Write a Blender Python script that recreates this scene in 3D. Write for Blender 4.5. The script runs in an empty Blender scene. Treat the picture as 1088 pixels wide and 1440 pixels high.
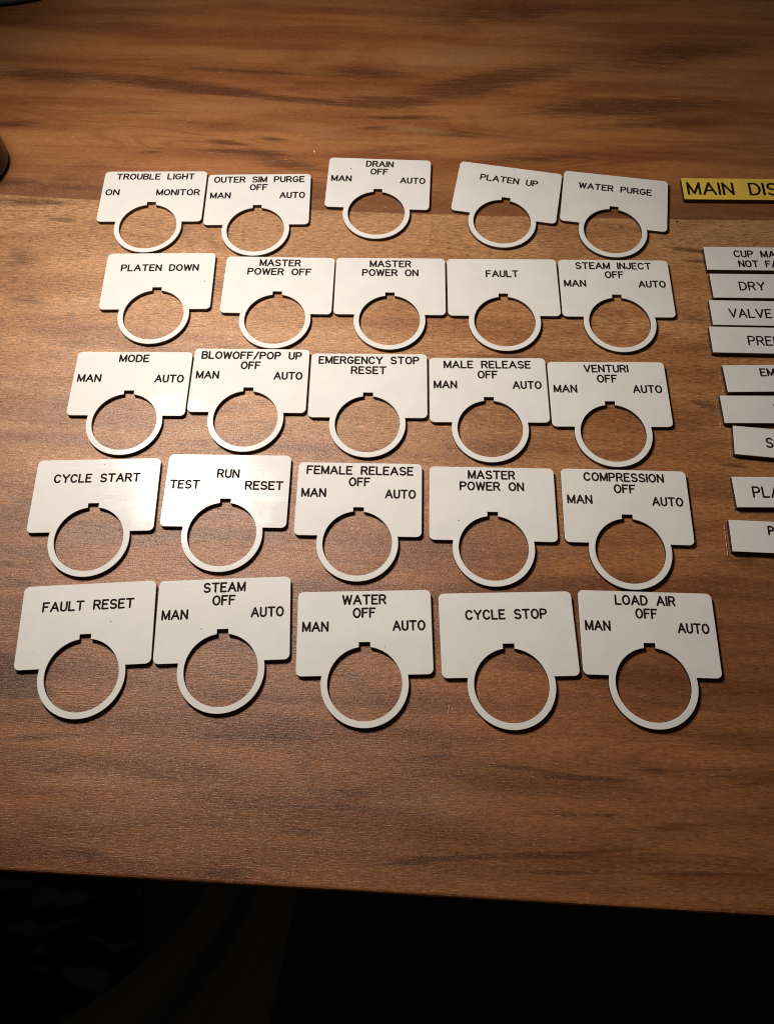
import bpy, bmesh, math, random
from mathutils import Matrix, Vector

MM = 0.001
C = bpy.context.scene.collection
sc = bpy.context.scene

# ------------------------------------------------------------------ camera
cam_d = bpy.data.cameras.new('camera')
cam = bpy.data.objects.new('camera', cam_d)
C.objects.link(cam)
cam_d.sensor_fit = 'VERTICAL'
cam_d.sensor_height = 36.0
cam_d.lens = 36.0 * 1152.105 / 1440.0
cam_d.clip_start = 0.01
cam_d.clip_end = 60.0
cam.matrix_world = (Matrix.Translation((0, 0, (294.65 + 1.6) * MM))
                    @ Matrix.Rotation(0.431198, 4, 'X') @ Matrix.Rotation(-0.0194374, 4, 'Z'))
sc.camera = cam

# ------------------------------------------------------------------ world: a nearly dark room
w = bpy.data.worlds.new('World')
sc.world = w
w.use_nodes = True
bg = w.node_tree.nodes['Background']
bg.inputs['Color'].default_value = (1.0, 0.86, 0.72, 1)
bg.inputs['Strength'].default_value = 0.022

# ------------------------------------------------------------------ the one desk lamp (above and behind, to the left)
LS = 1.1
ld = bpy.data.lights.new('desk_lamp_light', 'AREA')
ld.shape = 'ELLIPSE'
ld.size = 0.042 * (1 + LS)
ld.size_y = 0.056 * (1 + LS)
ld.spread = math.radians(112)
ld.color = (1.0, 0.915, 0.81)
ld.energy = 0.78
lamp = bpy.data.objects.new('desk_lamp_light', ld)
C.objects.link(lamp)
lamp.location = (-0.079 * (1 + LS), 0.153 * (1 + LS), 0.2946 * LS + 0.0016)
aim = Vector((-0.020, 0.165, 0.0)) - lamp.location
lamp.rotation_euler = aim.to_track_quat('-Z', 'Y').to_euler()

# ------------------------------------------------------------------ exposure
sc.render.engine = 'CYCLES'
sc.cycles.sample_clamp_direct = 3.2
sc.cycles.filter_width = 1.05
sc.cycles.use_denoising = False            # keep the crisp grain of the wood; the little noise left is like sensor grain
sc.view_settings.view_transform = 'Standard'
sc.view_settings.look = 'None'
sc.view_settings.exposure = 0.0
sc.view_settings.gamma = 1.0
sc.view_settings.use_curve_mapping = False

# ================================================================== node helpers
class G:
    def __init__(self, name):
        self.m = bpy.data.materials.new(name)
        self.m.use_nodes = True
        self.t = self.m.node_tree
        self.b = self.t.nodes['Principled BSDF']

    def n(self, typ, **kw):
        nd = self.t.nodes.new(typ)
        for k, v in kw.items():
            setattr(nd, k, v)
        return nd

    def put(self, sock, v):
        if isinstance(v, bpy.types.NodeSocket):
            self.t.links.new(v, sock)
        elif v is not None:
            if hasattr(sock.default_value, '__len__') and len(sock.default_value) == 4 and len(v) == 3:
                v = (*v, 1)
            sock.default_value = v

    def math(self, op, a, b=None, c=None, clamp=False):
        nd = self.n('ShaderNodeMath', operation=op, use_clamp=clamp)
        self.put(nd.inputs[0], a)
        if b is not None: self.put(nd.inputs[1], b)
        if c is not None: self.put(nd.inputs[2], c)
        return nd.outputs[0]

    def vmath(self, op, a, b=None):
        nd = self.n('ShaderNodeVectorMath', operation=op)
        self.put(nd.inputs[0], a)
        if b is not None: self.put(nd.inputs[1], b)
        return nd.outputs[0]

    def mapping(self, v, loc=(0, 0, 0), rot=(0, 0, 0), scale=(1, 1, 1), typ='POINT'):
        nd = self.n('ShaderNodeMapping', vector_type=typ)
        self.put(nd.inputs['Vector'], v)
        for k, x in (('Location', loc), ('Rotation', rot), ('Scale', scale)):
            if k in nd.inputs: self.put(nd.inputs[k], x)
        return nd.outputs[0]

    def noise(self, v, scale=1.0, detail=2.0, rough=0.5, dist=0.0, color=False):
        nd = self.n('ShaderNodeTexNoise')
        self.put(nd.inputs['Vector'], v)
        nd.inputs['Scale'].default_value = scale
        nd.inputs['Detail'].default_value = detail
        nd.inputs['Roughness'].default_value = rough
        nd.inputs['Distortion'].default_value = dist
        return nd.outputs['Color' if color else 'Fac']

    def remap(self, v, a, b, c=0.0, d=1.0, smooth=True):
        nd = self.n('ShaderNodeMapRange', interpolation_type='SMOOTHSTEP' if smooth else 'LINEAR')
        self.put(nd.inputs['Value'], v)
        for k, x in (('From Min', a), ('From Max', b), ('To Min', c), ('To Max', d)):
            self.put(nd.inputs[k], x)
        return nd.outputs['Result']

    def mix(self, f, a, b, blend='MIX'):
        nd = self.n('ShaderNodeMix', data_type='RGBA', blend_type=blend)
        nd.clamp_factor = True
        self.put(nd.inputs['Factor'], f)
        self.put(nd.inputs['A'] if False else nd.inputs[6], a)
        self.put(nd.inputs[7], b)
        return nd.outputs[2]

    def sep(self, v):
        nd = self.n('ShaderNodeSeparateXYZ')
        self.put(nd.inputs[0], v)
        return nd.outputs

    def comb(self, x, y, z=0.0):
        nd = self.n('ShaderNodeCombineXYZ')
        for i, q in enumerate((x, y, z)): self.put(nd.inputs[i], q)
        return nd.outputs[0]

    def bump(self, h, strength, dist):
        nd = self.n('ShaderNodeBump')
        nd.inputs['Strength'].default_value = strength
        nd.inputs['Distance'].default_value = dist
        self.put(nd.inputs['Height'], h)
        self.put(self.b.inputs['Normal'], nd.outputs[0])
        return nd

    def set(self, **kw):
        for k, v in kw.items():
            self.put(self.b.inputs[k.replace('_', ' ')], v)
        return self.m


def mm_coords(g):
    tc = g.n('ShaderNodeTexCoord')
    return g.vmath('MULTIPLY', tc.outputs['Object'], (1000, 1000, 1000))


# ================================================================== wood
# streaks of the figured grain: centre x, y, half length, half width (mm), angle, depth (+ dark, - pale)
STREAKS = [(-188.7, 383.0, 54.9, 6.69, -0.009, 0.55),
    (-117.9, 378.5, 44.1, 5.71, -0.09, 0.6),
    (-89.4, 391.0, 61.3, 2.08, -0.025, 0.45),
    (-70.6, 372.3, 63.2, 3.19, -0.118, 0.5),
    (-21.4, 392.5, 39.2, 4.94, -0.06, 0.5),
    (-16.4, 371.1, 34.0, 5.53, -0.034, 0.55),
    (39.3, 386.7, 58.2, 10.53, 0.307, 0.55),
    (141.6, 413.6, 72.4, 12.77, 0.216, 0.4),
    (28.0, 348.9, 33.0, 3.76, -0.023, 0.4),
    (113.8, 372.9, 74.2, 8.66, 0.119, 0.6),
    (129.0, 360.8, 75.1, 4.61, 0.096, 0.35),
    (-88.9, 338.4, 11.6, 1.87, -0.085, 0.6),
    (-66.8, 342.2, 10.5, 1.88, -0.098, 0.5),
    (-78.3, 332.4, 28.8, 2.95, -0.01, 0.55),
    (-56.1, 324.8, 29.1, 5.79, -0.133, 0.4),
    (-140.2, 357.5, 50.6, 3.93, 0.05, 0.3),
    (-198.7, 346.3, 18.7, 3.52, 0.085, 0.45),
    (-126.1, 329.3, 8.3, 1.48, -0.029, 0.4),
    (-2.9, 359.4, 35.5, 2.31, 0.03, 0.5),
    (-13.4, 351.6, 14.5, 1.9, 0.038, 0.5),
    (-190.8, 306.4, 20.3, 3.24, -0.001, 0.5),
    (-158.6, 304.1, 24.3, 2.49, -0.005, 0.35),
    (-1.9, 337.1, 34.8, 3.68, 0.12, 0.3),
    (67.1, 333.6, 61.1, 5.09, 0.107, 0.35),
    (54.6, 442.9, 86.3, 13.51, 0.124, 0.35),
    (23.7, 405.2, 48.2, 10.93, 0.117, -0.5),
    (10.0, 351.0, 20.9, 3.03, -0.101, -0.5),
    (-93.3, 364.5, 46.5, 5.53, 0.051, -0.25),
    (-40.5, 348.1, 30.7, 4.54, -0.249, -0.3),
    (-179.0, 293.6, 30.0, 3.15, 0.005, 0.5),
    (-159.3, 283.1, 10.0, 1.36, -0.063, 0.5),
    (137.3, 279.0, 12.2, 1.62, -0.142, 0.7),
    (139.8, 272.3, 12.1, 1.28, -0.019, 0.6),
    (152.0, 259.1, 14.7, 0.93, -0.039, 0.4),
    (133.8, 238.4, 14.4, 4.15, -0.195, 0.3),
    (-175.9, 258.9, 16.2, 9.74, -0.142, 0.3),
    (-168.4, 234.8, 17.4, 7.99, -0.092, 0.3),
    (-138.7, 134.5, 15.9, 7.21, -0.186, 0.3),
    (-136.3, 100.5, 11.3, 2.2, -0.044, 0.5),
    (-125.9, 79.4, 14.1, 2.08, -0.065, 0.3),
    (-130.5, 64.8, 15.0, 7.5, -0.141, 1.3),
    (-128.0, 69.0, 20.0, 3.0, -0.25, 0.5),
    (-127.0, 60.0, 19.0, 2.6, 0.02, 0.5),
    (-118.6, 58.9, 10.9, 1.57, -0.131, 0.4),
    (-113.8, 43.9, 20.1, 1.31, 0.145, 0.45),
    (-37.1, 47.5, 33.4, 1.11, 0.021, 0.6),
    (-110.0, 32.2, 7.3, 0.9, -0.029, 0.5),
    (-74.1, 34.1, 9.6, 3.23, -0.317, 0.25),
    (27.0, 48.3, 5.8, 1.46, -0.051, 0.4),
    (25.9, 44.3, 7.2, 1.26, 0.124, 0.5),
    (51.8, 42.4, 14.2, 1.25, -0.05, 0.55),
    (75.1, 40.2, 21.1, 1.42, -0.018, 0.65),
    (101.1, 44.0, 8.4, 1.26, -0.018, 0.6),
    (23.6, 11.1, 21.2, 1.31, 0.113, 0.7),
    (60.9, 14.7, 27.3, 0.99, 0.075, 0.6),
    (85.8, 17.4, 17.8, 0.83, 0.09, 0.35),
    (68.9, 10.2, 28.4, 0.81, 0.043, 0.45),
    (115.7, 11.7, 25.5, 0.82, 0.028, 0.45),
    (105.4, 25.0, 31.8, 2.04, 0.072, 0.35),
    (69.7, 27.7, 18.1, 0.86, 0.062, 0.35),
    (81.7, 27.9, 2.8, 1.2, -0.095, 0.5),
    (-45.1, 3.8, 13.6, 2.27, 0.066, 0.5),
    (-90.0, 7.4, 12.6, 2.0, -0.063, 0.45),
    (112.9, 89.6, 15.0, 2.04, -0.006, 0.3),
    (64.5, 90.1, 19.8, 1.64, 0.085, 0.25),
    (-4.4, 30.3, 19.8, 3.83, -0.054, 0.25),
    (-20.4, 18.1, 11.3, 2.36, -0.125, 0.3),
    (138.1, 123.9, 15.5, 2.24, -0.065, 0.35),
    (140.5, 165.7, 6.6, 1.5, -0.014, 0.5),
    (53.0, 214.0, 30.2, 2.24, 0.006, 0.35),
    (-36.3, 88.2, 10.8, 2.07, -0.028, 0.3),
    (-6.2, 71.7, 24.8, 3.92, -0.606, 0.25),
    (135.1, 193.9, 10.3, 2.67, -0.256, 0.35),
    (-98.1, 29.4, 25.7, 2.5, 0.021, -0.3),
    (-93.2, 17.5, 17.0, 2.41, -0.03, -0.25),
    (25.0, 29.9, 25.3, 6.92, 0.1, -0.2),
    (-113.1, 243.2, 38.3, 12.32, -0.082, -0.15),
    (-165.4, 271.6, 24.2, 5.32, -0.116, -0.2)]


def wood_material():
    g = G('figured_wood')
    P = mm_coords(g)
    # grain wander
    wn = g.noise(g.mapping(P, scale=(0.011, 0.045, 1)), 1.0, 2.0, 0.5, color=True)
    wn = g.vmath('SUBTRACT', wn, (0.5, 0.5, 0.5))
    Pw = g.vmath('ADD', P, g.vmath('MULTIPLY', wn, (20, 9, 0)))
    fe = g.noise(g.mapping(P, scale=(0.02, 0.55, 1)), 1.0, 3.0, 0.6, color=True)
    fe = g.vmath('SUBTRACT', fe, (0.5, 0.5, 0.5))
    Pf = g.vmath('ADD', g.vmath('ADD', P, g.vmath('MULTIPLY', wn, (10, 4, 0))), g.vmath('MULTIPLY', fe, (18, 1.0, 0)))
    px, py, pz = g.sep(P)[:3]

    # board boundary (y of the joint bows a little)
    dx = g.math('ADD', px, 16.0)
    yb = g.math('ADD', g.math('MULTIPLY', g.math('MULTIPLY', dx, dx), 1.03e-4), 294.9)
    jag = g.math('MULTIPLY', g.math('SUBTRACT', g.noise(g.mapping(P, scale=(0.12, 0.3, 1)), 1.0, 3.0), 0.5), 0.8)
    dyb = g.math('ADD', g.math('SUBTRACT', py, yb), jag)
    upper = g.remap(dyb, -0.22, 0.22)

    band = g.noise(g.mapping(Pw, scale=(0.0065, 0.075, 1)), 1.0, 3.0, 0.55)
    band2 = g.noise(g.mapping(Pw, loc=(31, 7, 0), scale=(0.016, 0.24, 1)), 1.0, 3.0, 0.6)
    blot = g.noise(g.mapping(P, loc=(3, 9, 0), scale=(0.011, 0.028, 1)), 1.0, 2.0, 0.5)

    # lower board
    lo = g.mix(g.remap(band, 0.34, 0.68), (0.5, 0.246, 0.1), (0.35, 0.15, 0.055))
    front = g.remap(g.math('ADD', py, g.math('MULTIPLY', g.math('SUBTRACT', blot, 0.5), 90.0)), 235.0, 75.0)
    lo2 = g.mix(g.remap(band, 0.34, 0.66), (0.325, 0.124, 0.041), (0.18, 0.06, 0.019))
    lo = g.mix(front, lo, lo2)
    lo = g.mix(g.math('MULTIPLY', g.remap(band2, 0.54, 0.74), 0.28), lo, (0.165, 0.068, 0.026))
    golden_band = g.remap(g.math('ADD', dyb, g.math('MULTIPLY', g.math('SUBTRACT', band, 0.5), 50.0)), -48.0, -4.0, 0.0, 0.6)  # the lower board's wood is more golden just below the joint
    lo = g.mix(golden_band, lo, (0.50, 0.275, 0.130))
    # upper board
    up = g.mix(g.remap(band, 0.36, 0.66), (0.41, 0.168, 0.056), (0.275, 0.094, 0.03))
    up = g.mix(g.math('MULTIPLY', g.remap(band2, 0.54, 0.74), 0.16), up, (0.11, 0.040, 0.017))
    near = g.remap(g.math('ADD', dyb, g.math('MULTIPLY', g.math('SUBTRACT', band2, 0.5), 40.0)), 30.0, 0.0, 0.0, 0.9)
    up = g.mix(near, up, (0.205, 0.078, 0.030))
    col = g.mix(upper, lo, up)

    # wavy growth-ring figure (contours of a slow noise) and red-brown blotches
    ring = g.noise(g.mapping(Pw, loc=(17, 44, 0), scale=(0.0055, 0.030, 1)), 1.0, 2.0, 0.5, 0.6)
    ringw = g.math('SINE', g.math('MULTIPLY', ring, 95.0))
    ringn = g.noise(g.mapping(P, loc=(2, 61, 0), scale=(0.012, 0.05, 1)), 1.0, 2.0)
    rf_ = g.math('MULTIPLY', g.remap(ringw, 0.1, 1.0), g.remap(ringn, 0.42, 0.66))
    col = g.mix(g.math('MULTIPLY', rf_, g.remap(py, 330.0, 400.0, 0.34, 0.10)), col, g.mix(1.0, col, (0.42, 0.33, 0.28), 'MULTIPLY'))
    bl2 = g.noise(g.mapping(Pw, loc=(71, 23, 0), scale=(0.014, 0.042, 1)), 1.0, 3.0, 0.55, 0.8)
    col = g.mix(g.math('MULTIPLY', g.remap(bl2, 0.50, 0.68), 0.42), col, g.mix(1.0, col, (0.62, 0.46, 0.38), 'MULTIPLY'))
    col = g.mix(g.math('MULTIPLY', g.remap(bl2, 0.46, 0.30), 0.35), col, g.mix(1.0, col, (1.30, 1.32, 1.30), 'MULTIPLY'))

    # streaks
    dark = None
    pale = None
    for cx, cy, hl, hw, a, s in STREAKS:
        v = g.mapping(Pf, loc=(cx, cy, 0), rot=(0, 0, a), scale=(hl * 1.1, hw * 1.25, 1e6), typ='TEXTURE')
        gr = g.n('ShaderNodeTexGradient', gradient_type='SPHERICAL')
        g.put(gr.inputs['Vector'], v)
        f = gr.outputs['Fac']
        if s > 0:
            dark = g.math('MULTIPLY', f, s) if dark is None else g.math('MULTIPLY_ADD', f, s, dark)
        else:
            pale = g.math('MULTIPLY', f, -s) if pale is None else g.math('MULTIPLY_ADD', f, -s, pale)
    brk = g.noise(g.mapping(P, loc=(5, 2, 0), scale=(0.07, 1.1, 1)), 1.0, 3.0, 0.6)
    dark = g.math('MULTIPLY', dark, g.remap(brk, 0.25, 0.65, 0.45, 1.3), clamp=True)
    dk = g.mix(upper, (0.088, 0.031, 0.011), (0.095, 0.030, 0.011))
    col = g.mix(g.remap(dark, 0.02, 0.45, 0.0, 0.78), col, dk)
    col = g.mix(g.math('MULTIPLY', pale, 1.2, clamp=True), col, (0.40, 0.215, 0.105))

    # fibres: short fine dashes along the grain
    tw = g.vmath('ADD', P, g.vmath('MULTIPLY', wn, (0, 6, 0)))
    fib = g.noise(g.mapping(tw, scale=(0.26, 2.1, 1)), 1.0, 4.0, 0.70)
    fib2 = g.noise(g.mapping(tw, loc=(40, 12, 0), scale=(0.45, 2.6, 1)), 1.0, 2.0, 0.6)
    por = g.noise(g.mapping(tw, loc=(11, 3, 0), scale=(0.17, 1.35, 1)), 1.0, 3.0, 0.62)
    amt = g.mix(upper, (1, 1, 1), (0.38, 0.38, 0.38))
    fv = g.remap(fib, 0.34, 0.66, 0.56, 1.38, smooth=False)
    fv = g.math('MULTIPLY', fv, g.remap(fib2, 0.32, 0.68, 0.80, 1.18, smooth=False))
    fv = g.math('MULTIPLY', fv, g.remap(por, 0.56, 0.68, 1.0, 0.52))
    fv = g.math('ADD', 1.0, g.math('MULTIPLY', g.math('SUBTRACT', fv, 1.0), g.remap(py, 60.0, 200.0, 0.62, 1.0)))
    fvc = g.comb(fv, fv, fv)
    col2 = g.mix(amt, col, g.mix(1.0, col, fvc, 'MULTIPLY'))
    # crisp open pores: short dark dashes, each with a pale lip
    pv = g.n('ShaderNodeTexVoronoi', feature='F1')
    g.put(pv.inputs['Vector'], g.mapping(g.vmath('ADD', tw, g.vmath('MULTIPLY', fe, (3, 0.5, 0))), scale=(0.36, 1.9, 0)))
    pv.inputs['Scale'].default_value = 1.0
    pr = g.sep(pv.outputs['Color'])
    pden = g.remap(g.noise(g.mapping(P, loc=(9, 4, 0), scale=(0.02, 0.05, 1)), 1.0, 2.0), 0.35, 0.65, 0.82, 0.42)
    pm = g.math('MULTIPLY', g.remap(pv.outputs['Distance'], 0.34, 0.18), g.math('GREATER_THAN', pr[0], pden))
    pm = g.math('MULTIPLY', pm, g.mix(upper, (0.62, 0.62, 0.62), (0.16, 0.16, 0.16)))
    col2 = g.mix(pm, col2, g.mix(1.0, col2, (0.42, 0.33, 0.28), 'MULTIPLY'))
    pl = g.math('MULTIPLY', g.remap(pv.outputs['Distance'], 0.34, 0.18), g.math('LESS_THAN', pr[0], g.math('MULTIPLY', pden, 0.35)))
    pl = g.math('MULTIPLY', pl, g.mix(upper, (0.5, 0.5, 0.5), (0.12, 0.12, 0.12)))
    col2 = g.mix(pl, col2, g.mix(1.0, col2, (1.85, 1.75, 1.65), 'MULTIPLY'))
    # pale flecks (cut fibres) and tiny dark pores
    fl = g.noise(g.mapping(tw, loc=(1, 17, 0), scale=(0.32, 1.9, 1)), 1.0, 3.0, 0.7)
    col2 = g.mix(g.math('MULTIPLY', g.remap(fl, 0.60, 0.72), 0.45), col2, (0.60, 0.37, 0.20))
    # ray flecks in the figured middle of the front
    rf = g.noise(g.mapping(P, loc=(8, 1, 0), rot=(0, 0, 0.12), scale=(0.75, 1.7, 1)), 1.0, 2.0, 0.6)
    zone = g.mapping(P, loc=(-20, 45, 0), scale=(130, 90, 1e6), typ='TEXTURE')
    zg = g.n('ShaderNodeTexGradient', gradient_type='SPHERICAL')
    g.put(zg.inputs['Vector'], zone)
    zf = g.remap(zg.outputs['Fac'], 0.05, 0.6)
    col2 = g.mix(g.math('MULTIPLY', g.math('MULTIPLY', g.remap(rf, 0.62, 0.74), zf), 0.62), col2, (0.52, 0.29, 0.14))
    rd = g.noise(g.mapping(P, loc=(28, 5, 0), rot=(0, 0, 0.2), scale=(0.5, 1.2, 1)), 1.0, 3.0, 0.65)
    col2 = g.mix(g.math('MULTIPLY', g.math('MULTIPLY', g.remap(rd, 0.55, 0.70), zf), 0.45), col2, (0.085, 0.035, 0.015))
    vo = g.n('ShaderNodeTexVoronoi', feature='F1')
    g.put(vo.inputs['Vector'], g.mapping(P, scale=(1, 1, 0)))
    vo.inputs['Scale'].default_value = 0.055
    dot = g.math('MULTIPLY', g.math('LESS_THAN', vo.outputs['Distance'], 0.022),
                 g.math('GREATER_THAN', g.sep(vo.outputs['Color'])[0], 0.80))
    col2 = g.mix(g.math('MULTIPLY', dot, 0.75), col2, (0.02, 0.01, 0.006))

    micro = g.noise(P, 3.2, 3.0, 0.7)
    # fine handling scratches in random directions
    sp = g.noise(g.mapping(P, rot=(0, 0, 0.9), scale=(0.05, 1.6, 1)), 1.0, 2.0, 0.5)
    sp2 = g.noise(g.mapping(P, rot=(0, 0, -0.55), scale=(0.05, 1.6, 1)), 1.0, 2.0, 0.5)
    scr = g.math('ADD', g.remap(sp, 0.64, 0.74), g.remap(sp2, 0.66, 0.76))
    h = g.math('ADD', g.math('MULTIPLY', fib, 1.0), g.math('MULTIPLY', micro, 0.55))
    h = g.math('SUBTRACT', h, g.math('MULTIPLY', scr, 0.25))
    bn = g.bump(h, 0.55, 0.0003)
    rough = g.remap(g.math('ADD', g.math('MULTIPLY', blot, 0.5), g.math('MULTIPLY', micro, 0.5)), 0.3, 0.7, 0.42, 0.55)
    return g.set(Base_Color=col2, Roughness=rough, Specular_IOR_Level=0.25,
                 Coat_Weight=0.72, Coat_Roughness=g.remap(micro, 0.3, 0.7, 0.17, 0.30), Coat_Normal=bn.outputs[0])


# ================================================================== other materials
def speckled(name, base, rough, tint=None):
    """matt-satin engraving laminate with a few dust specks of its own on every piece"""
    g = G(name)
    P = mm_coords(g)
    oi = g.n('ShaderNodeObjectInfo')
    off = g.math('MULTIPLY', oi.outputs['Random'], 900.0)
    Q = g.vmath('ADD', P, g.comb(off, g.math('MULTIPLY', off, 0.37), 0.0))
    Q2 = g.vmath('ADD', Q, g.vmath('MULTIPLY', g.vmath('SUBTRACT', g.noise(Q, 1.3, 1.0, 0.5, color=True), (0.5, 0.5, 0.5)), (0.5, 0.5, 0)))
    vo = g.n('ShaderNodeTexVoronoi', feature='F1')
    g.put(vo.inputs['Vector'], g.mapping(Q2, scale=(1, 1, 0)))
    vo.inputs['Scale'].default_value = 0.145
    rnd = g.sep(vo.outputs['Color'])
    rad = g.remap(rnd[1], 0.0, 1.0, 0.016, 0.058, smooth=False)
    spot = g.math('MULTIPLY', g.math('LESS_THAN', vo.outputs['Distance'], rad), g.math('GREATER_THAN', rnd[0], 0.76))
    cloud = g.noise(Q, 0.09, 3.0, 0.6)
    col = g.mix(g.remap(cloud, 0.35, 0.7), base, tuple(c * 0.955 for c in base))
    col = g.mix(g.math('MULTIPLY', spot, g.remap(rnd[2], 0, 1, 0.45, 1.0, smooth=False)), col, (0.06, 0.05, 0.045))
    fine = g.noise(g.mapping(Q, scale=(3.0, 0.25, 1)), 1.0, 2.0, 0.6)
    g.bump(fine, 0.05, 0.0001)
    sc = g.noise(g.mapping(Q, rot=(0, 0, 0.6), scale=(0.06, 2.2, 1)), 1.0, 2.0, 0.5)
    rough = g.math('ADD', rough, g.math('ADD', g.remap(sc, 0.62, 0.76, 0.0, 0.10), g.remap(cloud, 0.4, 0.7, 0.0, 0.05)))
    col = g.mix(g.remap(sc, 0.66, 0.80, 0.0, 0.16), col, (0.52, 0.47, 0.42))
    return g.set(Base_Color=col, Roughness=rough, Specular_IOR_Level=0.62)


def simple(name, base, rough, var=0.25, scale=0.4, spec=0.5, bump=0.0):
    g = G(name)
    P = mm_coords(g)
    nz = g.noise(P, scale, 3.0, 0.6)
    lo = tuple(c * (1 - var) for c in base)
    hi = tuple(min(1, c * (1 + var)) for c in base)
    col = g.mix(nz, lo, hi)
    if bump: g.bump(nz, bump, 0.0004)
    return g.set(Base_Color=col, Roughness=rough, Specular_IOR_Level=spec)


M_WOOD = wood_material()
M_FACE = speckled('white_laminate', (0.79, 0.775, 0.757), 0.08)
M_YELLOW = speckled('yellow_laminate', (0.84, 0.57, 0.095), 0.25)
M_CORE = simple('dark_core', (0.022, 0.011, 0.011), 0.45, 0.3, 1.5)
M_INK = simple('engraved_dark', (0.018, 0.010, 0.010), 0.85, 0.35, 3.0, 0.08)
M_JAR = simple('dark_brown_glaze', (0.012, 0.0035, 0.002), 0.30, 0.3, 0.12)
M_BOWL = simple('blue_grey_glaze', (0.09, 0.14, 0.155), 0.5, 0.15, 0.1)
M_CHIP = simple('pale_shaving', (0.80, 0.62, 0.50), 0.5, 0.1, 3.0)
M_GLINT_BURR = simple('pale_glint_and_burr', (0.55, 0.40, 0.34), 0.3, 0.5, 1.2)  # light glint on clear film painted as a pale colour; burrs share it
M_CLOTH = simple('dark_grey_cloth', (0.15, 0.15, 0.145), 0.9, 0.2, 0.8, 0.2, 0.3)
M_FLOOR = simple('dark_floor', (0.035, 0.032, 0.03), 0.7, 0.3, 0.01)


def rug_material():
    g = G('dark_patterned_rug')
    P = mm_coords(g)
    Q = g.vmath('ADD', P, g.vmath('MULTIPLY', g.noise(P, 0.02, 2.0, color=True), (40, 40, 0)))
    nz = g.noise(g.mapping(Q, rot=(0, 0, 0.75), scale=(0.012, 0.055, 1)), 1.0, 1.0)
    nz2 = g.noise(g.mapping(Q, loc=(5, 5, 0), scale=(0.02, 0.02, 1)), 1.0, 2.0)
    col = g.mix(g.math('MULTIPLY', g.remap(nz, 0.53, 0.62), g.remap(nz2, 0.40, 0.65)), (0.012, 0.012, 0.012), (0.09, 0.13, 0.11))
    return g.set(Base_Color=col, Roughness=0.95, Specular_IOR_Level=0.1)


M_RUG = rug_material()

# ================================================================== mesh helpers


def link_mesh(name, bm, mat, parent=None, loc=None, smooth=False):
    me = bpy.data.meshes.new(name)
    bmesh.ops.recalc_face_normals(bm, faces=bm.faces)
    bm.to_mesh(me)
    bm.free()
    me.materials.append(mat)
    if smooth:
        for p in me.polygons: p.use_smooth = True
    o = bpy.data.objects.new(name, me)
    C.objects.link(o)
    if parent: o.parent = parent
    if loc: o.location = loc
    return o


def thing(name, label, cat, loc=(0, 0, 0), rotz=0.0, group=None):
    o = bpy.data.objects.new(name, None)
    o.empty_display_size = 0.01
    C.objects.link(o)
    o.location = loc
    o.rotation_euler = (0, 0, rotz)
    o['label'] = label
    o['category'] = cat
    if group: o['group'] = group
    return o


def tag(o, label, cat, group=None):
    o['label'] = label
    o['category'] = cat
    if group: o['group'] = group
    return o


def arc(cx, cy, r, a0, a1, n, ry=None):
    ry = r if ry is None else ry
    return [(cx + r * math.cos(math.radians(a0 + (a1 - a0) * i / n)),
             cy + ry * math.sin(math.radians(a0 + (a1 - a0) * i / n))) for i in range(n + 1)]


def offset(poly, d):
    """shift a closed counter-clockwise outline inwards by d"""
    n = len(poly)
    out = []
    for i in range(n):
        a, b, c = Vector(poly[i - 1]), Vector(poly[i]), Vector(poly[(i + 1) % n])
        u, v = (b - a).normalized(), (c - b).normalized()
        nu, nv = Vector((-u.y, u.x)), Vector((-v.y, v.x))
        m = nu + nv
        k = d / max(0.35, (1 + nu.dot(nv)))
        out.append((b.x + m.x * k, b.y + m.y * k))
    return out


def slab(outer, holes, z0, z1, ch):
    """solid plate between z0 and z1 (mm) with a small chamfer ch along its top edges"""
    bm = bmesh.new()
    loops_top = []
    for k, lp in enumerate([outer] + holes):
        low = [bm.verts.new((x * MM, y * MM, z0 * MM)) for x, y in lp]
        levels = [low]
        if ch > 0:
            levels.append([bm.verts.new((x * MM, y * MM, (z1 - ch) * MM)) for x, y in lp])
            levels.append([bm.verts.new((x * MM, y * MM, z1 * MM)) for x, y in offset(lp, ch)])
        else:
            levels.append([bm.verts.new((x * MM, y * MM, z1 * MM)) for x, y in lp])
        n = len(lp)
        for A, B in zip(levels[:-1], levels[1:]):
            for i in range(n):
                bm.faces.new((A[i], A[(i + 1) % n], B[(i + 1) % n], B[i]))
        loops_top.append((levels[0], levels[-1]))
    for idx in (0, 1):
        ed = []
        for lp in loops_top:
            r = lp[idx]
            for i in range(len(r)):
                ed.append(bm.edges.get((r[i], r[(i + 1) % len(r)])))
        bmesh.ops.triangle_fill(bm, use_beauty=True, use_dissolve=False, edges=ed)
    return bm


# ---- legend plate outline (mm, origin at the middle of its top edge)
PW, PH, PCY, PR, PRO, PNW, PNT, TH = 50.0, 32.27, 35.16, 13.53, 15.92, 4.23, 19.87, 1.6


def plate_outline():
    r = 2.1
    hw = PW / 2
    x_in = math.sqrt(PRO ** 2 - (PCY - PH) ** 2)
    a = math.degrees(math.asin((PCY - PH) / PRO))
    pts = []
    pts += arc(hw - r, -PH + r, r, -90, 0, 7)
    pts += arc(hw - r, -r, r, 0, 90, 7)
    pts += arc(-hw + r, -r, r, 90, 180, 7)
    pts += arc(-hw + r, -PH + r, r, 180, 270, 7)
    pts += arc(0, -PCY, PRO, 180 - a, 360 + a, 64)
    return pts


def plate_hole():
    a = math.degrees(math.asin(PNW / 2 / PR))
    pts = [(-PNW / 2, -PNT), (PNW / 2, -PNT)]
    pts += arc(0, -PCY, PR, 90 - a, -270 + a, 72)
    return pts                                               # clockwise: a hole


# ================================================================== single-stroke engraving letters
def spl(*p): return list(p)


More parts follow.
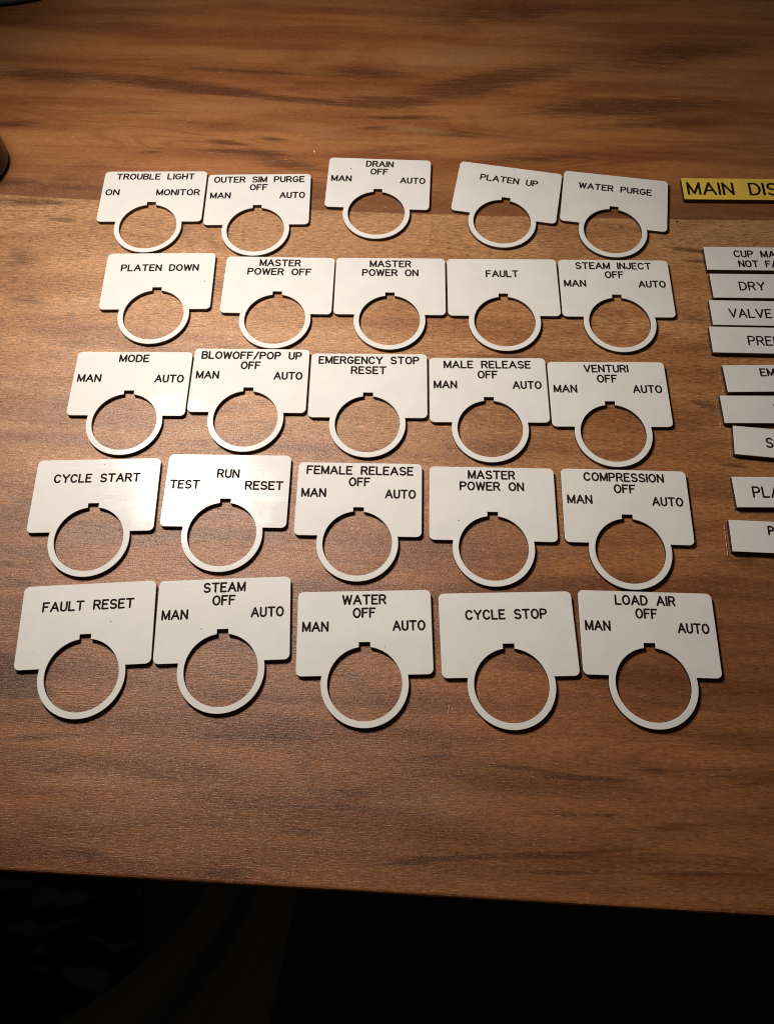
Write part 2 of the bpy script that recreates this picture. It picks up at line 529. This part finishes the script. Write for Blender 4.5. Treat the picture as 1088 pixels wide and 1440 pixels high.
GL = {
    'A': (.76, [[(0, 0), (.38, 1), (.76, 0)], [(.13, .34), (.63, .34)]]),
    'B': (.60, [[(0, 0), (0, 1), (.34, 1)] + arc(.34, .765, .235, 90, -90, 8)[1:] + [(0, .53)],
                [(.34, .53)] + arc(.335, .265, .265, 90, -90, 8)[1:] + [(0, 0)]]),
    'C': (.66, [arc(.34, .5, .34, 38, 322, 20, .5)]),
    'D': (.63, [[(0, 0), (0, 1), (.25, 1)] + arc(.25, .5, .38, 90, -90, 14, .5)[1:] + [(0, 0)]]),
    'E': (.55, [[(.55, 1), (0, 1), (0, 0), (.55, 0)], [(0, .53), (.44, .53)]]),
    'F': (.55, [[(.55, 1), (0, 1), (0, 0)], [(0, .53), (.44, .53)]]),
    'G': (.68, [arc(.34, .5, .34, 42, 345, 20, .5) + [(.68, .45), (.40, .45)]]),
    'H': (.60, [[(0, 0), (0, 1)], [(.60, 0), (.60, 1)], [(0, .52), (.60, .52)]]),
    'I': (.0, [[(0, 0), (0, 1)]]),
    'J': (.48, [[(.48, 1), (.48, .26)] + arc(.24, .26, .24, 0, -180, 10, .26)[1:]]),
    'L': (.53, [[(0, 1), (0, 0), (.53, 0)]]),
    'M': (.74, [[(0, 0), (0, 1), (.37, .06), (.74, 1), (.74, 0)]]),
    'N': (.62, [[(0, 0), (0, 1), (.62, 0), (.62, 1)]]),
    'O': (.70, [arc(.35, .5, .35, 0, 360, 28, .5)]),
    'P': (.60, [[(0, 0), (0, 1), (.33, 1)] + arc(.33, .735, .265, 90, -90, 9)[1:] + [(0, .47)]]),
    'R': (.62, [[(0, 0), (0, 1), (.34, 1)] + arc(.34, .745, .255, 90, -90, 9)[1:] + [(0, .49)], [(.33, .49), (.62, 0)]]),
    'S': (.61, [arc(.305, .745, .275, 28, 270, 12, .255) + arc(.305, .245, .305, 90, -150, 13, .245)[1:]]),
    'T': (.68, [[(0, 1), (.68, 1)], [(.34, 1), (.34, 0)]]),
    'U': (.58, [[(0, 1), (0, .29)] + arc(.29, .29, .29, 180, 360, 12, .29)[1:] + [(.58, 1)]]),
    'V': (.72, [[(0, 1), (.36, 0), (.72, 1)]]),
    'W': (.90, [[(0, 1), (.21, 0), (.45, .95), (.69, 0), (.90, 1)]]),
    'Y': (.70, [[(0, 1), (.35, .48), (.70, 1)], [(.35, .48), (.35, 0)]]),
    '/': (.46, [[(0, -.06), (.46, 1.04)]]),
}
GAP, SPACE = .27, .86


def run_width(txt):
    x = 0.0
    for i, ch in enumerate(txt):
        if ch == ' ':
            x += SPACE
        else:
            x += GL[ch][0]
            if i < len(txt) - 1: x += GAP
    return x


def capsule(bm, a, b, r, z, n=6):
    a, b = Vector(a), Vector(b)
    d = b - a
    t = math.atan2(d.y, d.x) if d.length > 1e-6 else 0.0
    ring = []
    for k in range(n + 1):
        q = t - math.pi / 2 + math.pi * k / n
        ring.append((b.x + r * math.cos(q), b.y + r * math.sin(q)))
    for k in range(n + 1):
        q = t + math.pi / 2 + math.pi * k / n
        ring.append((a.x + r * math.cos(q), a.y + r * math.sin(q)))
    bm.faces.new([bm.verts.new((x * MM, y * MM, z * MM)) for x, y in ring])


def engrave(bm, txt, x, base, cap, stroke, z, align='C', width=None):
    """write txt with outer cap height cap and its bottom at base; x is the centre, left or right outer edge"""
    h = cap - stroke
    w = run_width(txt) * h
    sx = (width - stroke) / w if width else 1.0
    w *= sx
    x0 = {'C': x - w / 2, 'L': x + stroke / 2, 'R': x - stroke / 2 - w}[align]
    y0 = base + stroke / 2
    k = 0
    for ch in txt:
        if ch == ' ':
            x0 += SPACE * h * sx
            continue
        adv, pl = GL[ch]
        for line in pl:
            P = [(x0 + px * h * sx, y0 + py * h) for px, py in line]
            for a, b in zip(P[:-1], P[1:]):
                capsule(bm, a, b, stroke / 2, z + 0.004 * (k % 11))
                k += 1
        x0 += (adv + GAP) * h * sx


# ================================================================== the setting
floor_bm = bmesh.new()
bmesh.ops.create_grid(floor_bm, x_segments=2, y_segments=2, size=2.5)
fl = link_mesh('floor', floor_bm, M_FLOOR, loc=(0, 0, -0.74))
fl['kind'] = 'structure'

# ------------------------------------------------------------------ table
TA = math.radians(-4.1)
table = thing('wooden_table', 'brown wooden table with dark grain streaks carrying all the plates', 'table',
              (-12.7 * MM, -0.8 * MM, 0.0), TA)
bm = bmesh.new()
bmesh.ops.create_cube(bm, size=1.0)
for v in bm.verts:
    v.co.x = v.co.x * 1.30
    v.co.y = (v.co.y + 0.5) * 0.72
    v.co.z = (v.co.z - 0.5) * 0.030
bmesh.ops.bevel(bm, geom=[e for e in bm.edges], offset=0.0012, segments=3, affect='EDGES', profile=0.5)
link_mesh('tabletop', bm, M_WOOD, table)
for sx in (-0.58, 0.58):
    for y in (0.07, 0.65):
        bm = bmesh.new()
        bmesh.ops.create_cube(bm, size=1.0)
        for v in bm.verts:
            k = 0.055 if v.co.z > 0 else 0.040
            v.co.x = v.co.x * k + sx
            v.co.y = v.co.y * k + y
            v.co.z = -0.030 + (v.co.z - 0.5) * 0.71
        link_mesh('leg', bm, M_WOOD, table)

# ------------------------------------------------------------------ legend plates
PLATES = [
    # x, y, deg, texts
    (-109.55, 321.80, -1.29, [('TROUBLE LIGHT', 1, 38.3), ('ON', 'L', 6.9), ('MONITOR', 'R', 21.2)]),
    (-58.82, 318.58, -0.85, [('OUTER SIM PURGE', 1, 44.2), ('OFF', 2, 8.7), ('MAN', 'L', 10.0), ('AUTO', 'R', 12.4)]),
    (0.13, 327.27, -4.03, [('DRAIN', 1, 13.6), ('OFF', 2, 8.7), ('MAN', 'L', 10.0), ('AUTO', 'R', 12.4)]),
    (64.08, 319.78, -11.68, [('PLATEN UP', 2, 28.2)]),
    (114.31, 312.87, -9.92, [('WATER PURGE', 2, 35.0)]),
    (-101.86, 269.93, -0.92, [('PLATEN DOWN', 2, 35.9)]),
    (-46.59, 266.23, -2.53, [('MASTER', 1, 19.1), ('POWER OFF', 2, 29.4)]),
    (3.98, 264.38, -2.02, [('MASTER', 1, 19.1), ('POWER ON', 2, 25.8)]),
    (54.80, 262.50, -1.72, [('FAULT', 2, 15.0)]),
    (105.69, 260.67, -2.11, [('STEAM INJECT', 1, 34.6), ('OFF', 2, 8.7), ('MAN', 'L', 10.0), ('AUTO', 'R', 12.4)]),
    (-108.01, 214.67, -1.65, [('MODE', 1, 13.2), ('MAN', 'L', 10.3), ('AUTO', 'R', 12.6)]),
    (-57.13, 215.02, -2.03, [('BLOWOFF/POP UP', 1, 43.7), ('OFF', 2, 8.7), ('MAN', 'L', 10.0), ('AUTO', 'R', 12.4)]),
    (-6.35, 211.30, -1.80, [('EMERGENCY STOP', 1, 43.5), ('RESET', 2, 15.3)]),
    (44.46, 207.88, -1.63, [('MALE RELEASE', 1, 37.5), ('OFF', 2, 8.7), ('MAN', 'L', 10.0), ('AUTO', 'R', 12.4)]),
    (95.09, 204.63, -1.57, [('VENTURI', 1, 19.2), ('OFF', 2, 8.7), ('MAN', 'L', 10.0), ('AUTO', 'R', 12.4)]),
    (-116.75, 161.71, 0.02, [('CYCLE START', 2, 35.0)]),
    (-63.46, 162.59, -2.09, [('RUN', 2, 9.2), ('TEST', 'L', 12.2), ('RESET', 'R', 15.5)]),
    (-10.38, 157.64, -2.30, [('FEMALE RELEASE', 1, 43.3), ('OFF', 2, 8.7), ('MAN', 'L', 10.0), ('AUTO', 'R', 12.4)]),
    (42.56, 154.48, -2.46, [('MASTER', 1, 19.1), ('POWER ON', 2, 25.8)]),
    (95.47, 152.17, -2.92, [('COMPRESSION', 1, 32.2), ('OFF', 2, 8.7), ('MAN', 'L', 10.0), ('AUTO', 'R', 12.4)]),
    (-113.36, 107.80, 1.97, [('FAULT RESET', 2, 34.5)]),
    (-62.19, 108.75, 1.04, [('STEAM', 1, 16.1), ('OFF', 2, 8.8), ('MAN', 'L', 10.0), ('AUTO', 'R', 12.5)]),
    (-9.14, 102.72, -0.14, [('WATER', 1, 16.7), ('OFF', 2, 8.7), ('MAN', 'L', 9.9), ('AUTO', 'R', 12.3)]),
    (43.71, 101.06, -0.06, [('CYCLE STOP', 2, 30.6)]),
    (96.38, 100.22, -2.92, [('LOAD AIR', 1, 22.7), ('OFF', 2, 8.3), ('MAN', 'L', 9.5), ('AUTO', 'R', 11.8)]),
]
EXTRA = {7: ', between the POWER OFF and FAULT plates', 18: ', between the FEMALE RELEASE and COMPRESSION plates'}
PG = 'white legend plates with ring holes on the table'
proto = thing('legend_plate', 'white legend plate', 'nameplate', group=PG)
ol, ho = plate_outline(), plate_hole()
core = link_mesh('dark_core', slab(ol, [ho], 0.0, TH - 0.28, 0.0), M_CORE, proto)
face = link_mesh('white_face', slab(ol, [ho], TH - 0.28, TH, 0.09), M_FACE, proto)
CAP, STK = 4.10, 0.75
ROWY = {1: -5.5, 2: -10.65}
for i, (x, y, deg, texts) in enumerate(PLATES):
    if i == 0:
        root = proto
    else:
        root = proto.copy()
        C.objects.link(root)
        for ch in (core, face):
            c = ch.copy()
            C.objects.link(c)
            c.parent = root
    root.location = (x * MM, y * MM, 0.0002)
    root.rotation_euler = (0, 0, math.radians(deg))
    main = ' '.join(t for t, r, wd in texts if r == 1 or r == 2)
    side = [t for t, r, wd in texts if r in ('L', 'R')]
    root['label'] = 'white ring-holed legend plate reading ' + main + ((' with ' + ' and '.join(side)) if side else '') + EXTRA.get(i, '')
    bm = bmesh.new()
    for t, r, wd in texts:
        if r == 'L':
            engrave(bm, t, -23.2, -15.75, CAP, STK, TH + 0.012, 'L', wd)
        elif r == 'R':
            engrave(bm, t, 22.65, -15.85, CAP, STK, TH + 0.012, 'R', wd)
        else:
            engrave(bm, t, -0.05, ROWY[r], CAP, STK, TH + 0.012, 'C', wd)
    link_mesh('lettering', bm, M_INK, root)

# ------------------------------------------------------------------ straight nameplates at the right
NAMES = [
    # top-left corner x, y, angle, length, height, texts (text, left, top, cap, stroke, width), label, colour
    (145.61, 310.67, -2.2, 112, 13.6, [('MAIN DISC', 1.86, -2.6, 8.3, 1.2, 50.2)],
     'yellow engraved nameplate beginning MAIN DISC, beside the WATER PURGE plate', M_YELLOW),
    (148.70, 267.57, -2.3, 82, 13.55, [('CUP MA', 13.06, -1.95, 4.25, .76, 19.2), ('NOT FA', 14.42, -7.8, 4.15, .76, 18.2)],
     'white straight nameplate with two lines beginning CUP MA and NOT FA', M_FACE),
    (148.64, 251.71, -2.15, 82, 13.6, [('DRY C', 12.12, -4.4, 5.1, .76, 19.6)],
     'white straight nameplate beginning DRY, under the CUP MA nameplate', M_FACE),
    (145.69, 236.73, -2.6, 82, 13.57, [('VALVE', 7.66, -4.45, 5.1, .76, 18.9)],
     'white straight nameplate beginning VALVE, under the DRY nameplate', M_FACE),
    (143.08, 222.31, -2.8, 82, 13.75, [('PREH', 15.69, -4.6, 5.15, .76, 14.3)],
     'white straight nameplate beginning PRE, under the VALVE nameplate', M_FACE),
    (145.13, 201.77, -0.7, 82, 13.54, [('EM', 15.12, -1.75, 4.2, .76, 6.4)],
     'white straight nameplate beginning EM, right of the VENTURI plate', M_FACE),
    (141.14, 186.56, -1.6, 82, 13.4, [('W', 21.34, -4.16, 4.4, .76, 4.2)],
     'white straight nameplate with W at the frame edge, under the EM nameplate', M_FACE),
    (143.78, 171.84, -7.45, 82, 13.49, [('SU', 12.64, -4.25, 4.9, .78, 6.5)],
     'white tilted straight nameplate beginning S, corner close under its neighbour', M_FACE),
    (138.65, 148.14, -1.5, 82, 13.53, [('PLA', 6.99, -4.25, 5.15, .78, 11.3)],
     'white straight nameplate beginning PLA, right of the COMPRESSION plate', M_FACE),
    (133.82, 129.26, -3.9, 82, 13.35, [('P', 14.54, -1.84, 4.1, .76, 2.55)],
     'white straight nameplate beginning P, nearest the front, modelled light glint along its left end', M_FACE),
]
BURRS_AND_GLINT = [(9, -1.4, -14.2, -1.35, 0.34, 5), (5, -2.5, -6.5, -1.15, 0.20, 6), (5, -9.5, -14.0, -1.0, 0.16, 7),
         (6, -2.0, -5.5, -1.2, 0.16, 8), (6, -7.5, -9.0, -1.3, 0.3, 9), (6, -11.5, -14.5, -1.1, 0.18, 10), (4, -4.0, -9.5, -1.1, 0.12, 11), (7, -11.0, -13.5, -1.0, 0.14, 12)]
LTH, LK = 2.3, 0.9976           # thickness; sizes measured on their raised top faces
for i, (x, y, deg, ln, ht, texts, label, mat) in enumerate(NAMES):
    x, y, ht = x * LK, y * LK, ht * LK
    yel = mat is M_YELLOW
    root = thing('straight_nameplate', label, 'nameplate', (x * MM, y * MM, 0.0002), math.radians(deg),
                 None if yel else 'white straight nameplates in a column at the right')
    rect = [(0, -ht), (ln, -ht), (ln, 0), (0, 0)]
    link_mesh('dark_core', slab(rect, [], 0.0, LTH - 0.25, 0.0), M_CORE, root)
    link_mesh('yellow_face' if yel else 'white_face', slab(rect, [], LTH - 0.25, LTH, 0.07), mat, root)
    bm = bmesh.new()
    for t, lx, top, cap, st, wd in texts:
        engrave(bm, t, lx, top - cap, cap, st, LTH + 0.012, 'L', wd)
    link_mesh('lettering', bm, M_INK, root)
    # ragged pale strips off left ends: burrs, plus the frontmost piece's modelled light glint
    for (k0, y0, y1, xo, wd_, sd) in BURRS_AND_GLINT:
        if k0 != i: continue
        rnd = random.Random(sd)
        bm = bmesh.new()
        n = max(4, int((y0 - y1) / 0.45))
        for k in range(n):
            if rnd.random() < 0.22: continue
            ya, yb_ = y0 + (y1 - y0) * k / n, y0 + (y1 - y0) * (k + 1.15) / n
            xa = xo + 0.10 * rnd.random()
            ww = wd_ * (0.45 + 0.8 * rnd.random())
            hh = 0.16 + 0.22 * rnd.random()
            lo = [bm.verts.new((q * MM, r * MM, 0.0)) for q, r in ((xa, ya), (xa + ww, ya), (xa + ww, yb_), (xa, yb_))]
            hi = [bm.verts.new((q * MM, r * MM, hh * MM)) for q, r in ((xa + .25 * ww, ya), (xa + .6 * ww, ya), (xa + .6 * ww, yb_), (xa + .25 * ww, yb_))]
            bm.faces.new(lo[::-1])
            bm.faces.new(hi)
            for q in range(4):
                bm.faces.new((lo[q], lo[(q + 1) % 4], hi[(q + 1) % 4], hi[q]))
        link_mesh('burr_and_glint', bm, M_GLINT_BURR, root)


# ------------------------------------------------------------------ turned things at the left and back
def lathe(profile, n=64):
    bm = bmesh.new()
    rings = []
    for r, z in profile:
        if r < 1e-6:
            rings.append([bm.verts.new((0, 0, z * MM))])
        else:
            rings.append([bm.verts.new((r * MM * math.cos(2 * math.pi * k / n), r * MM * math.sin(2 * math.pi * k / n), z * MM)) for k in range(n)])
    for A, B in zip(rings[:-1], rings[1:]):
        for k in range(n):
            a, b = A[k % len(A)], A[(k + 1) % len(A)]
            c, d = B[(k + 1) % len(B)], B[k % len(B)]
            fs = []
            for v in (a, b, c, d):
                if v not in fs: fs.append(v)
            if len(fs) > 2: bm.faces.new(fs)
    return bm


jar = thing('brown_jar', 'dark brown glossy round jar cut off by the left edge of the frame', 'jar', (-204.3 * MM, 329.0 * MM, 0.0002))
prof = [(0, 0), (17.5, 0), (19.4, .5), (20.6, 2.0), (21, 4.2), (21, 42), (20.2, 46), (18, 49)]
link_mesh('body', lathe(prof), M_JAR, jar, smooth=True)
link_mesh('lid', lathe([(0, 49.2), (18.8, 49.2), (19.4, 50), (19.4, 58), (18.4, 59.2), (0, 59.4)]), M_JAR, jar, smooth=True)

bowl = lathe([(0, 0), (70, 0), (73.5, .6), (75, 2), (75.2, 3.6), (74.4, 4.4), (72, 4.2), (66, 2.6), (58, 1.8), (0, 1.8)], 96)
tag(link_mesh('blue_bowl', bowl, M_BOWL, loc=(-215 * MM, 525.5 * MM, 0.0002), smooth=True),
    'shallow blue-grey dish just showing its rim in the far left corner', 'dish')


# ------------------------------------------------------------------ small litter on the wood
def sliver(name, x, y, ang, ln, wd, ht, mat, label, cat, seed):
    rnd = random.Random(seed)
    bm = bmesh.new()
    n = 7
    rings = []
    for k in range(n + 1):
        t = k / n
        px = (t - .5) * ln
        s = (0.55 + 0.45 * math.sin(math.pi * min(1, max(0, t * 0.9 + 0.05)))) * (0.85 + 0.3 * rnd.random())
        py = 0.12 * wd * math.sin(5 * t + seed)
        rings.append([bm.verts.new(((px) * MM, (py + a * wd * s / 2) * MM, b * ht * s * MM)) for a, b in ((-1, 0), (1, 0), (.7, .8), (0, 1), (-.7, .8))])
    for A, B in zip(rings[:-1], rings[1:]):
        for k in range(5):
            bm.faces.new((A[k], A[(k + 1) % 5], B[(k + 1) % 5], B[k]))
    bm.faces.new(rings[0][::-1])
    bm.faces.new(rings[-1])
    o = link_mesh(name, bm, mat, loc=(x * MM, y * MM, 0.0001))
    o.rotation_euler = (0, 0, ang)
    return tag(o, label, cat)


sliver('pale_shaving', -32.7, 335.0, math.radians(-62), 1.9, 0.55, 0.5, M_CHIP,
       'tiny pale shaving on the dark board left of the DRAIN plate', 'shaving', 3)
sliver('pale_splinter', 20.6, 57.7, math.radians(76), 3.6, 0.16, 0.12, M_CHIP,
       'thin pale splinter below and between the WATER and CYCLE STOP rings', 'splinter', 8)
sliver('dark_crumb', 139.7, 284.6, 0.3, 0.9, 0.75, 0.4, M_CORE,
       'tiny dark crumb between the WATER PURGE plate and the CUP MA nameplate', 'crumb', 5)

# ------------------------------------------------------------------ in the dark below the table edge
bm = bmesh.new()
bmesh.ops.create_grid(bm, x_segments=2, y_segments=2, size=0.5)
rug = link_mesh('patterned_rug', bm, M_RUG, loc=(-0.79, -0.25, -0.736))
tag(rug, 'dark rug with faint green-grey pattern on the floor below the table', 'rug')

bm = bmesh.new()
rows = []
for j in range(40):
    v = j / 39
    row = []
    for i in range(61):
        u = i / 60
        y = 0.06 - 0.21 * v
        t = -y / 0.085
        xl = -0.150 - 0.100 * (t ** 1.4 if t > 0 else 0.5 * t)
        xr = -0.076 - 0.020 * t
        x = xl + (xr - xl) * u
        fold = 0.020 * math.sin(math.pi * min(1.0, u / 0.45)) if u < 0.45 else 0.026 * math.sin(math.pi * (u - 0.45) / 0.55)
        z = -0.40 - 0.05 * v + fold + 0.002 * math.sin(u * 31 + v * 4)
        row.append((bm.verts.new((x, y, z)), bm.verts.new((x, y, z - 0.003))))
    rows.append(row)
for A, B in zip(rows[:-1], rows[1:]):
    for i in range(60):
        bm.faces.new((A[i][0], A[i + 1][0], B[i + 1][0], B[i][0]))
        bm.faces.new((A[i][1], B[i][1], B[i + 1][1], A[i + 1][1]))
for R in (rows[0], rows[-1]):
    for i in range(60):
        bm.faces.new((R[i][0], R[i][1], R[i + 1][1], R[i + 1][0]))
for i in (0, 60):
    for A, B in zip(rows[:-1], rows[1:]):
        bm.faces.new((A[i][0], B[i][0], B[i][1], A[i][1]))
tag(link_mesh('dark_cloth', bm, M_CLOTH, smooth=True), 'dark grey cloth with long folds in shadow below the front table edge', 'cloth')
